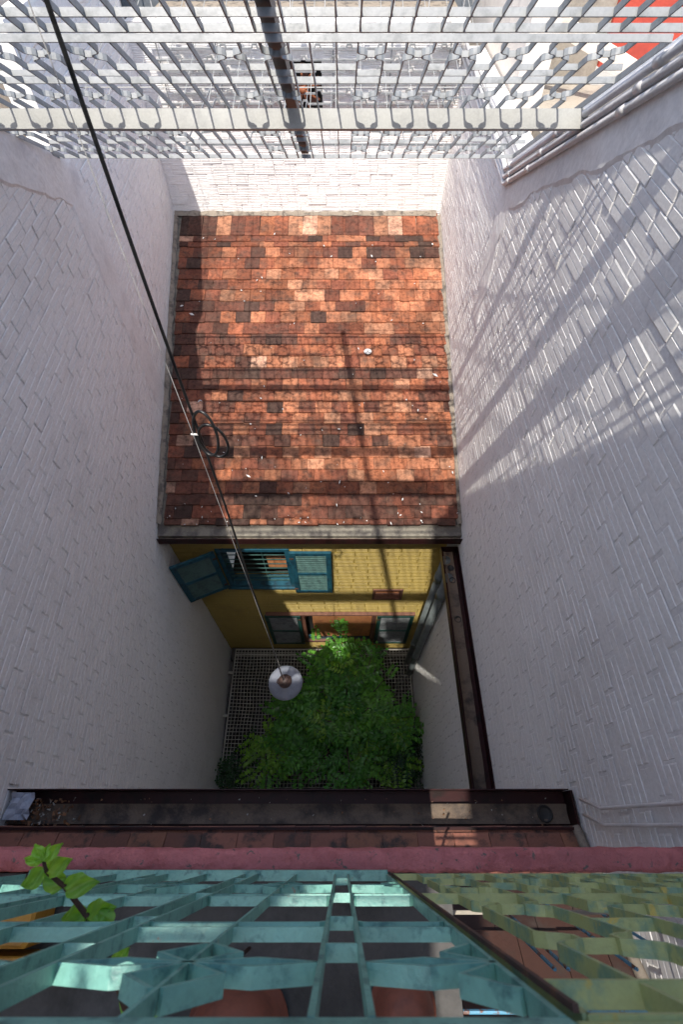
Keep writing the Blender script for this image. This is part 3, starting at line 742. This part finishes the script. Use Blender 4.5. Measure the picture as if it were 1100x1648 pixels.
# ---------------------------------------------------------------- pipes
def bend(mb, pts, r, n=12): mb.tube(pts, r, n)
pl = [('uppermost', .0, 'tucked under the grille edge'), ('middle', .062, 'between the two others'), ('lowest', .124, 'nearest the bricks')]
for i, (nm, d, ex) in enumerate(pl):
    root = empty('wall_pipe', (1.46, 4, gz(4)), f'{nm} of three white pipes sloping along the right wall top, {ex}', 'pipe', 'white pipes along the top of the right wall')
    mb = MB(); X = XR - .045 + .004 * i
    zz = lambda y: gz(y) - .03 - d
    ye = 4.92 - .02 * i
    pts = [(X, -1.4, zz(-1.4)), (X, ye - .06, zz(ye - .06)), (X, ye - .02, zz(ye - .02) - .004), (X, ye + .02, zz(ye) + .0), (X, ye + .08, zz(ye) + .02), (X, 7.8, zz(ye) + .25 - .03 * i)]
    bend(mb, pts, .021); mb.build('tube', M['pvc'], root, smooth=True)
    mb = MB()
    for y in (ye - .16, 3.9 + .2 * i, 2.9 + .1 * i):
        mb = MB(); mb.tube([(X, y, zz(y)), (X, y + .06, zz(y + .06))], .0255, 12); mb.build('sleeve', M['pvc'], root, smooth=True)
for y, nm in ((.135, 'front'), (.055, 'rear')):
    root = empty('conduit', (1.475, y, -3.4), f'{nm} one of two thin white conduits rising up the right wall from the near gutter', 'conduit', 'thin conduits on the right wall')
    mb = MB(); mb.tube([(1.465, y + .06, -3.45), (1.465, y, -3.2), (1.465, y - .02, -2), (1.465, y - .02, .2)], .009, 8); mb.build('tube', M['pvc'], root, smooth=True)
    mb = MB(); mb.box((1.452, y - .035, -2.02), (1.479, y + .0, -1.98)); mb.build('clip', M['pvc'], root)
for x, y, nm in ((1.34, 2.70, 'nearer'), (1.34, 2.95, 'farther')):
    root = empty('drain_pipe', (x, y, -10), f'{nm} of two grey drain pipes below the side gutter, beside the yellow wall', 'pipe', 'grey drain pipes')
    mb = MB(); mb.tube([(x, y, -5.5), (x, y, FLOOR)], .062, 14); mb.build('tube', M['greypipe'], root, smooth=True)
    for z in (-6.0, -8.7):
        mb = MB(); mb.tube([(x, y, z + .08), (x, y, z - .08)], .072, 14); mb.build('collar', M['greypipe'], root, smooth=True)

# ---------------------------------------------------------------- lamp on its cable
CX_, CY_ = -.655, 1.50; ZL = -5.78
lp = empty('pendant_lamp', (CX_, CY_, ZL), 'round grey enamel lamp shade hanging deep in the well on a long black cable', 'lamp')
Lc = Vector((CX_ - .0, CY_, ZL))
mb = MB(); mb.lathe([(.07, .03), (.10, .015), (.16, -.004), (.198, -.03), (.2, -.036), (.195, -.034), (.155, -.012), (.07, .01)], Lc, 48); mb.build('shade', M['enamel'], lp, smooth=True)
mb = MB(); mb.lathe([(.0, .10), (.03, .098), (.045, .085), (.074, .06), (.08, .035), (.078, .02), (.07, .015)], Lc, 28); mb.build('cap', M['lampcap'], lp, smooth=True)
mb = MB()
mb.tube([Lc + Vector((.05, .02, .06)), Lc + Vector((.07, .03, .11)), Lc + Vector((.03, .045, .13)), Lc + Vector((-.02, .04, .1))], .006, 6)
mb.tube([Lc + Vector((-.07, -.03, .03)), Lc + Vector((-.09, -.02, .05)), Lc + Vector((-.08, .02, .06))], .005, 6)
mb.build('hook', M['rust'], lp)
mb = MB(); pts = []
top = gz(CY_)
for i in range(60):
    t_ = i / 59; z = top + (ZL + .1 - top) * t_
    wob = .006 * math.sin(t_ * 5) + .004 * math.sin(t_ * 17 + 1)
    pts.append((CX_ + .012 * (1 - t_) + wob, CY_ + .01 * math.sin(t_ * 4), z))
mb.tube(pts, .0065, 8)
def loop(c, r1, r2, th, tilt, ph, n=40):
    d = Vector((math.cos(th), math.sin(th), 0)); e = Vector((math.sin(tilt) * -math.sin(th), math.sin(tilt) * math.cos(th), math.cos(tilt)))
    return [Vector(c) + d * (r1 + r1 * math.cos(ph + 2 * math.pi * i / n)) * 1 + e * (r2 * math.sin(ph + 2 * math.pi * i / n)) for i in range(n)]
cz = -1.60
mb.tube(loop((CX_ + .0, CY_, cz + .01), .058, .125, -.35, .12, math.pi), .0065, 8, closed=True)
mb.tube(loop((CX_ + .012, CY_ - .005, cz - .05), .062, .12, -.05, -.1, math.pi), .0065, 8, closed=True)
mb.build('cable', M['cable'], lp, smooth=True)
mb = MB(); mb.tube([(CX_ - .02 , CY_ - .004, top), (CX_ - .022, CY_, -.7), (CX_ - .006, CY_ - .012, cz - .0), (CX_ + .008, CY_ - .01, ZL + .1)], .0016, 5)
mb.tube([(CX_ - .016, CY_ - .01, cz), (CX_ + .018, CY_ - .012, cz)], .005, 6)
mb.build('wire', M['wire'], lp)

# ---------------------------------------------------------------- net over the tree
ZN = -9.72
nt_ = empty('safety_net', (-.4, 2, ZN), 'white rope net stretched level across the well below the yellow wall', 'net')
xa, xb, ya, yb = xl(2) + .1, 1.36, .72, 3.16
mb = MB()
mb.tube([(xa, ya, ZN), (xa, yb, ZN), (xb, yb, ZN), (xb, ya, ZN)], .017, 8); mb.tube([(xa, yb - .1, ZN), (xb, yb - .1, ZN)], .014, 8)
for y in (1.1, 1.9, 2.7):
    for x, s in ((xa, -1), (xb, 1)): mb.box((min(x, x + s * .09), y - .02, ZN - .02), (max(x, x + s * .09), y + .02, ZN + .02))
mb.build('frame', M['rope'], nt_)
def npt(x, y):
    fx = (x - xa) / (xb - xa); fy = (y - ya) / (yb - ya); s_ = 4 * fx * (1 - fx) * 4 * fy * (1 - fy)
    e = min(1, 6 * min(fx, 1 - fx, fy, 1 - fy) + .15)
    return (x + .03 * e * noise.noise(Vector((x * 2.2, y * 2.2, 0))), y + .03 * e * noise.noise(Vector((x * 2.2, y * 2.2, 9))), ZN - .10 * s_ + .05 * e * noise.noise(Vector((x * 1.5, y * 1.5, 4))))
mb = MB(); nxn, nyn = 56, 38
for i in range(nxn + 1):
    x = xa + (xb - xa) * i / nxn; mb.tube([npt(x, ya + (yb - ya) * k / 22) for k in range(23)], .0062, 4, cap=False)
for k in range(nyn + 1):
    y = ya + (yb - ya) * k / nyn; mb.tube([npt(xa + (xb - xa) * i / 30, y) for i in range(31)], .0062, 4, cap=False)
mb.build('mesh', M['rope'], nt_)

# ---------------------------------------------------------------- tree with feathery leaves
def pinnate(mb, p, d, L, pairs, wd, tint, r, droop=.25):
    d = Vector(d).normalized(); up = Vector((0, 0, 1)); s = d.cross(up)
    if s.length < .1: s = Vector((1, 0, 0))
    s.normalize(); nrm = s.cross(d).normalized(); pts = []
    for i in range(pairs + 2):
        t_ = i / (pairs + 1); pts.append(p + d * L * t_ - up * droop * L * t_ * t_)
    for i in range(1, pairs + 2):
        c_ = pts[i]; ax = (pts[i] - pts[i - 1]).normalized()
        for sd in ((-1, 1) if i <= pairs else (0,)):
            a = (s * sd * .93 + ax * .45).normalized() if sd else ax
            b = a.cross(nrm).normalized(); l = wd * (1 - .25 * abs(i / (pairs + 1) - .5)) * r.uniform(.85, 1.1); h = l * .21
            n_ = nrm * r.uniform(-.2, .12) * l
            q = [c_ + a * .008, c_ + a * l * .35 + b * h + n_ * .4, c_ + a * l * .72 + b * h * .85 + n_ * .6, c_ + a * l + n_ - up * .1 * l, c_ + a * l * .72 - b * h * .85 + n_ * .5, c_ + a * l * .35 - b * h + n_ * .3]
            mid = c_ + a * l * .55 + n_ * .1 - nrm * l * .05
            k = r.uniform(.6, 1.3); tt = tuple(x * k for x in tint)
            mb.add(q + [mid], [(0, 1, 6), (1, 2, 6), (2, 3, 6), (3, 4, 6), (4, 5, 6), (5, 0, 6)], tt)
    return pts
tr = empty('tree', (.1, 1.7, FLOOR), 'leafy green tree with feathery compound leaves filling the foot of the well', 'tree')
r = random.Random(21); leaves = MB(); wood = MB()
wood.tube([(.1, 1.7, FLOOR), (.05, 1.75, -11.5), (.12, 1.7, -10.6), (.0, 1.75, -9.9)], [.09, .075, .06, .045], 10)
tips = []
for k in range(40):
    a = r.random() * 6.283; q = math.sqrt(r.random())
    ex = .05 + 1.38 * q * math.cos(a); ey = 1.75 + 1.15 * q * math.sin(a); ez = -9.35 + .65 * (1 - q * q) + r.uniform(-.25, .3)
    ex = min(ex, 1.2)
    if ex < -.8 and ey > 1.9: ey -= .9
    if ex < -.6 and ey > 2.35: continue
    if ex > .75 and ey > 2.4: continue
    tips.append(Vector((ex, ey, ez)))
tips += [Vector((-.45, 2.85, -8.5)), Vector((.55, 2.7, -8.7)), Vector((-.35, 2.5, -8.6)), Vector((-.25, 2.75, -8.55)), Vector((-.1, 2.9, -8.3)), Vector((.3, 2.6, -8.8)), Vector((.45, 2.75, -8.75)), Vector((-.05, 2.55, -8.6)), Vector((.1, 2.2, -8.5)), Vector((1.1, 1.2, -9.2)), Vector((1.05, .9, -9.2)), Vector((.9, 1.5, -9.3)), Vector((-1.35, 1.5, -9.3)), Vector((-1.3, 1.1, -9.3)), Vector((-1.45, .9, -9.4)), Vector((-1.05, 1.3, -9.1)), Vector((-1.15, 1.75, -9.3)), Vector((-.8, 1.0, -9.1)), Vector((-1.2, 2.1, -9.35)), Vector((-1.5, 1.35, -9.4)), Vector((-.95, 2.0, -9.2)), Vector((-1.5, 1.05, -9.35)), Vector((-.7, 1.6, -9.0))]
for T in tips:
    o0 = Vector((.05, 1.72, -10.2 + r.random() * .5)); mid = o0.lerp(T, .55) + Vector((0, 0, .15))
    wood.tube([o0, mid, T], [.025, .015, .006], 6)
    g_ = r.random(); base = (.06 + .09 * g_, .22 + .16 * g_, .035 + .015 * g_)
    if r.random() < .2: base = (.22, .42, .05)
    nl_ = r.randint(11, 15)
    for j in range(nl_):
        t_ = r.uniform(.45, 1.0); c_ = (o0.lerp(mid, t_ * 2 - .9) if t_ < .5 else mid.lerp(T, (t_ - .5) * 2)) + Vector((r.uniform(-.16, .16), r.uniform(-.16, .16), r.uniform(-.06, .12)))
        a = r.random() * 6.283; dr = Vector((math.cos(a), math.sin(a), r.uniform(-.15, .4))) + (T - Vector((.05, 1.72, T.z))) * .35
        L = r.uniform(.27, .4)
        pinnate(leaves, c_, dr, L, r.randint(5, 6), r.uniform(.10, .128), base, r)
leaves.build('crown', M['leaf'], tr); wood.build('trunk', M['bark'], tr, smooth=True)
# small dark shrub in the near left corner
sh = empty('shrub', (-2.0, 1.0, -10.6), 'dark small-leaved shrub in the left corner beside the net', 'shrub')
mb = MB(); wd_ = MB(); r = random.Random(31)
for k in range(9):
    T = Vector((-2.0 + r.uniform(-.25, .35), .95 + r.uniform(-.2, .5), -9.6 + r.uniform(-.4, .2))); wd_.tube([(-2.0, 1.0, -12.5), (-2.0, 1.0, -10.9), T], [.02, .015, .004], 5)
    for j in range(12): pinnate(mb, T + Vector((r.uniform(-.15, .15), r.uniform(-.15, .15), r.uniform(-.2, .1))), (r.uniform(-1, 1), r.uniform(-1, 1), .2), .22, 4, .06, (.03, .09, .02), r)
mb.build('foliage', M['leaf'], sh); wd_.build('stem', M['bark'], sh)
sh = empty('shrub', (1.1, 1.0, -10.6), 'dark fine-leaved shrub in the right corner beside the net', 'shrub')
mb = MB(); wd_ = MB()
for k in range(16):
    T = Vector((1.12 + r.uniform(-.4, .28), 1.15 + r.uniform(-.4, .45), -9.35 + r.uniform(-.4, .2))); wd_.tube([(1.1, 1.1, -12.5), (1.1, 1.1, -10.9), T], [.02, .015, .004], 5)
    for j in range(16): pinnate(mb, T + Vector((r.uniform(-.2, .2), r.uniform(-.2, .2), r.uniform(-.2, .1))), (r.uniform(-1, 1), r.uniform(-1, 1), .2), .22, 5, .055, (.02, .07, .018), r)
mb.build('foliage', M['leaf'], sh); wd_.build('stem', M['bark'], sh)

# ---------------------------------------------------------------- foreground coloured grilles (upright plane under the camera)
YG = -.124; BW = .0175
F = (Vector((0, YG, 0)), X3, Vector((0, 0, 1)), Y3)
gt = empty('window_grille', (-.4, -.11, -2.1), 'turquoise flat-bar grille with star and diamond motifs, standing at the left below the camera', 'grille')
mb = MB(); T = .0055
ZT, ZB = -.49, -2.12
for k in range(-3, 1):
    for s in (-1, 1):
        u = k * .317 + s * .022
        flatbar(mb, [(u, ZB), (u, ZT)], F, BW, T)
    for z in (-.78, -1.02, -1.42, -1.9): flatbar(mb, [(k * .317 - .022, z), (k * .317 + .022, z)], F, BW, T)
flatbar(mb, [(.159, ZB), (.159, ZT)], F, BW, T)
mb.build('upright', M['teal'], gt)
mb = MB(); r = random.Random(3)
for k in range(-3, 1):
    for s in (-1, 1):
        uc = k * .317 + s * .1585
        if s == 1 and k < 0: continue
        for zc in (-.675, -1.66):
            if s == -1 or True:
                a = .05; b = .105
                for sg in (-1, 1):
                    if s == 1 and sg == 1 and k == 0: continue
                    e = sg * .134
                    for vv in (-1, 1): flatbar(mb, [(uc, zc), (uc + sg * .07, zc + vv * .021), (uc + e, zc)], F, BW, T)
                    flatbar(mb, [(uc, zc), (uc + sg * a * .9, zc + b * .5), (uc + sg * a * .1, zc + b)], F, BW, T)
                    flatbar(mb, [(uc, zc), (uc + sg * a * .9, zc - b * .5), (uc + sg * a * .1, zc - b)], F, BW, T)
        if not (s == 1 and k == 0) or True:
            flatbar(mb, [(uc, ZB), (uc, ZT)], F, BW * .98, T * .8)
        for z, dz in ((-.97, .055), (-1.36, -.05)):
            x0_, x1_ = uc - .1365, (uc + .1365 if not (s == 1 and k == 0) else uc)
            flatbar(mb, [(x0_, z), (x0_ + .012, z + .012), (x1_ - .012, z + .012), (x1_, z)], F, BW, T)
            flatbar(mb, [(x0_, z + dz), (x1_, z + dz)], F, BW * .95, T * .8)
mb.build('motif', M['teal'], gt)
mb = MB(); mb.box((-1.1, YG - .012, ZT), (.163, YG + .017, ZT + .02)); mb.build('rail', M['teal'], gt)
mb = MB(); mb.box((-1.1, YG - .003, ZB - .03), (.163, YG + .028, ZB)); mb.build('rail', M['teal'], gt)
gg = empty('window_grille', (.7, -.11, -2.1), 'faded yellow-green flat-bar grille with wavy uprights, standing at the right below the camera', 'grille')
F2 = (Vector((0, YG, ZT)), X3, Vector((0, 0, -1)), Y3)
panel(gg, F2, .176, 1.45, .0, 1.62, .235, (.34, .72, 1.1, 1.42), BW, .005, M['green'], rails=(.10, .9), plates=(.52, 1.25), first=.66, wf=.28, nf=.11)
mb = MB(); mb.box((.1665, YG + .0195, ZB), (.171, YG + .0245, ZT + .002)); mb.build('edge_bar', M['rust'], gg)
mb = MB(); mb.box((.166, YG - .012, ZT + .004), (1.46, YG + .016, ZT + .022)); mb.build('rail', M['green'], gg)

# leafy shoot
pt = empty('plant', (-.42, -.22, -1.3), 'young shoot with broad bright green leaves pushing up through the turquoise grille', 'plant')
mb = MB(); S = [Vector(p) for p in ((-.33, -.24, -1.16), (-.345, -.225, -1.08), (-.36, -.17, -1.03), (-.405, -.105, -1.0), (-.44, -.065, -.97), (-.46, -.045, -.94), (-.455, -.03, -.91))]
mb.tube([(-.3, -.3, -2.1), (-.31, -.28, -1.5)] + S, [.006, .006] + [.0055, .005, .0048, .0042, .0036, .003, .0022], 8); mb.build('stem', M['stem'], pt, smooth=True)
def broad(mb, p, d, up, L, W, tint, curl=.15):
    d = Vector(d).normalized(); up = Vector(up); s = d.cross(up).normalized(); n = s.cross(d).normalized()
    NL, NW = 16, 8; base = len(mb.v)
    for i in range(NL + 1):
        t_ = i / NL; w_ = W * (math.sin(math.pi * min(1, t_ * 1.02) ** .72) ** .8) * (1 + .05 * math.sin(t_ * 15)) if 0 < i < NL else .001
        for k in range(NW + 1):
            q = k / NW * 2 - 1
            mb.v.append(tuple(p + d * L * t_ + s * w_ * q + n * (abs(q) * w_ * .35 - curl * L * t_ * t_ + .004 * math.sin(9 * t_ + 5 * q))))
    for i in range(NL):
        for k in range(NW):
            a = base + i * (NW + 1) + k; mb.f.append([a, a + 1, a + NW + 2, a + NW + 1]); mb.c.append(tint)
mb = MB(); G1 = (.32, .52, .07); G2 = (.22, .42, .06); Z = (0, 0, 1)
L_ = [(S[4], (1, .1, .1), .085, .026, G2), (S[4], (-.9, .4, .0), .075, .026, G2), (S[3], (.9, .25, .1), .07, .030, G2), (S[3] + Vector((.02, .01, 0)), (.5, -.8, .1), .07, .028, G2), (S[3], (-.9, -.1, 0), .07, .031, G2), (S[3], (-.7, -.8, 0), .07, .03, G2),
      (S[5], (1, .5, .1), .06, .022, G1), (S[5], (-1, -.5, 0), .065, .022, G2), (S[6], (.8, .8, .2), .05, .016, G1), (S[6], (-.7, .8, .3), .045, .016, G1), (S[6], (-1, .1, .1), .05, .013, G1), (S[6], (.2, 1, .4), .035, .012, G1), (S[0], (-1, .3, 0), .10, .04, G2), (S[0], (.8, .4, .1), .06, .03, G2), (S[2], (.6, .7, .1), .05, .02, G2)]
for p, d, L, W, t_ in L_:
    mb = MB(); broad(mb, p, d, Z, L * .62, W * .64, t_); mb.build('leaf', M['bigleaf'], pt, smooth=True)

# pots, plank and blue rods under the balcony grille
def pot(x, y, z, s, label):
    root = empty('flower_pot', (x, y, z), label, 'pot', 'terracotta pots on the balcony floor')
    mb = MB(); mb.lathe([(.19 * s, 0), (.195 * s, .05 * s), (.18 * s, .055 * s), (.165 * s, .18 * s), (.13 * s, .27 * s), (.10 * s, .30 * s)], (x, y, z), 32); mb.build('body', M['terracotta'], root, smooth=True)
    mb = MB(); mb.lathe([(.101 * s, .30 * s), (.09 * s, .312 * s), (.03 * s, .315 * s), (.0, .305 * s)], (x, y, z), 24); mb.build('base', M['terracotta'], root, smooth=True)
pot(-.33, -.52, -2.23, .85, 'larger upturned terracotta pot on the dark balcony floor below the star motif')
pot(.20, -.46, -2.23, .55, 'smaller upturned terracotta pot right of the narrow upright pair, on the dark floor')
mb = MB(); mb.box((-2.2, -.30, -2.23), (-1.02, -.16, -2.08), bev=.01); mb.box((-2.2, -.345, -2.23), (-.9, -.32, -2.10), bev=.004)
tag(mb.build('plank', M['yellowwood']), 'yellow varnished wooden plank lying at the left end under the turquoise grille', 'plank')
root = empty('railing', (.9, -.3, -3.2), 'thin blue rods of an old railing under the yellow-green grille', 'railing')
mb = MB()
mb.tube([(.42, -.50, -2.35), (1.4, -.50, -2.35)], .007, 6)
for x in (.5, .75, .8, 1.05, 1.25): mb.tube([(x, -.28, -3.2), (x + .03, -.40, -2.4)], .007, 6)
mb.build('rod', M['bluerod'], root)
mb = MB(); mb.box((.41, -.30, -2.95), (1.45, -.285, -2.93)); mb.build('trim', M['beige'], root)

# ---------------------------------------------------------------- neighbours seen through and beyond the grilles
nb = empty('neighbour_house', (2.8, 7.3, -3), 'neighbouring house beyond the right wall: cream pier, bare render and red wall', 'house')
mb = MB(); mb.box((1.74, 6.2, -5), (2.02, 9.4, -.2)); mb.build('pier', M['cream'], nb)
mb = MB(); mb.box((2.03, 7.4, -5), (2.95, 7.7, .4)); mb.box((2.03, 5.4, -5), (5.0, 7.39, -1.95)); mb.build('render', M['beige'], nb)
mb = MB(); mb.box((2.951, 7.35, -1.78), (5.4, 7.7, 1.2)); mb.build('red_wall', M['red'], nb)
mb = MB(); mb.add([(2.03, 7.3, -1.2), (2.03, 7.3, -1.36), (3.6, 6.4, -1.9), (3.6, 6.4, -1.75), (2.03, 7.2, -1.2), (2.03, 7.2, -1.36), (3.6, 6.3, -1.9), (3.6, 6.3, -1.75)], [(0, 1, 2, 3), (7, 6, 5, 4), (0, 4, 5, 1), (1, 5, 6, 2), (2, 6, 7, 3), (3, 7, 4, 0)]); mb.build('coping', M['cream'], nb)
nb = empty('neighbour_house', (-.5, 9.2, -4), 'grey metal clad building behind the white back wall', 'house')
mb = MB()
mb.box((-4.5, 9.2, -6), (1.9, 9.5, 2.2))
for i in range(26): mb.box((-4.4 + i * .24, 9.17, -3), (-4.32 + i * .24, 9.199, 2.2))
mb.build('cladding', M['zinc'], nb)
nb = empty('neighbour_house', (-4, 7, -4), 'pale neighbouring house beyond the left wall', 'house')
mb = MB(); mb.box((-4.4, 4.0, -6), (-2.9, 9.1, -.3)); mb.build('wall', M['cream'], nb)
rl = empty('railing', (0, 8.3, -1.3), 'thin white guard rail in front of the grey clad building', 'railing')
mb = MB()
for z in (-1.33, -1.22, -1.1): mb.tube([(-2.4, 8.35, z), (1.5, 8.35, z)], .006, 5)
for i in range(10): mb.tube([(-2.3 + i * .42, 8.35, -1.6), (-2.3 + i * .42, 8.35, -1.05)], .007, 5)
mb.build('rail', M['wire'], rl)
mb = MB(); mb.box((-2.4, 8.06, -1.62), (1.5, 9.16, -1.56)); tag(mb.build('flat_roof', M['mortar']), 'flat cement roof strip behind the white back wall', 'roof')
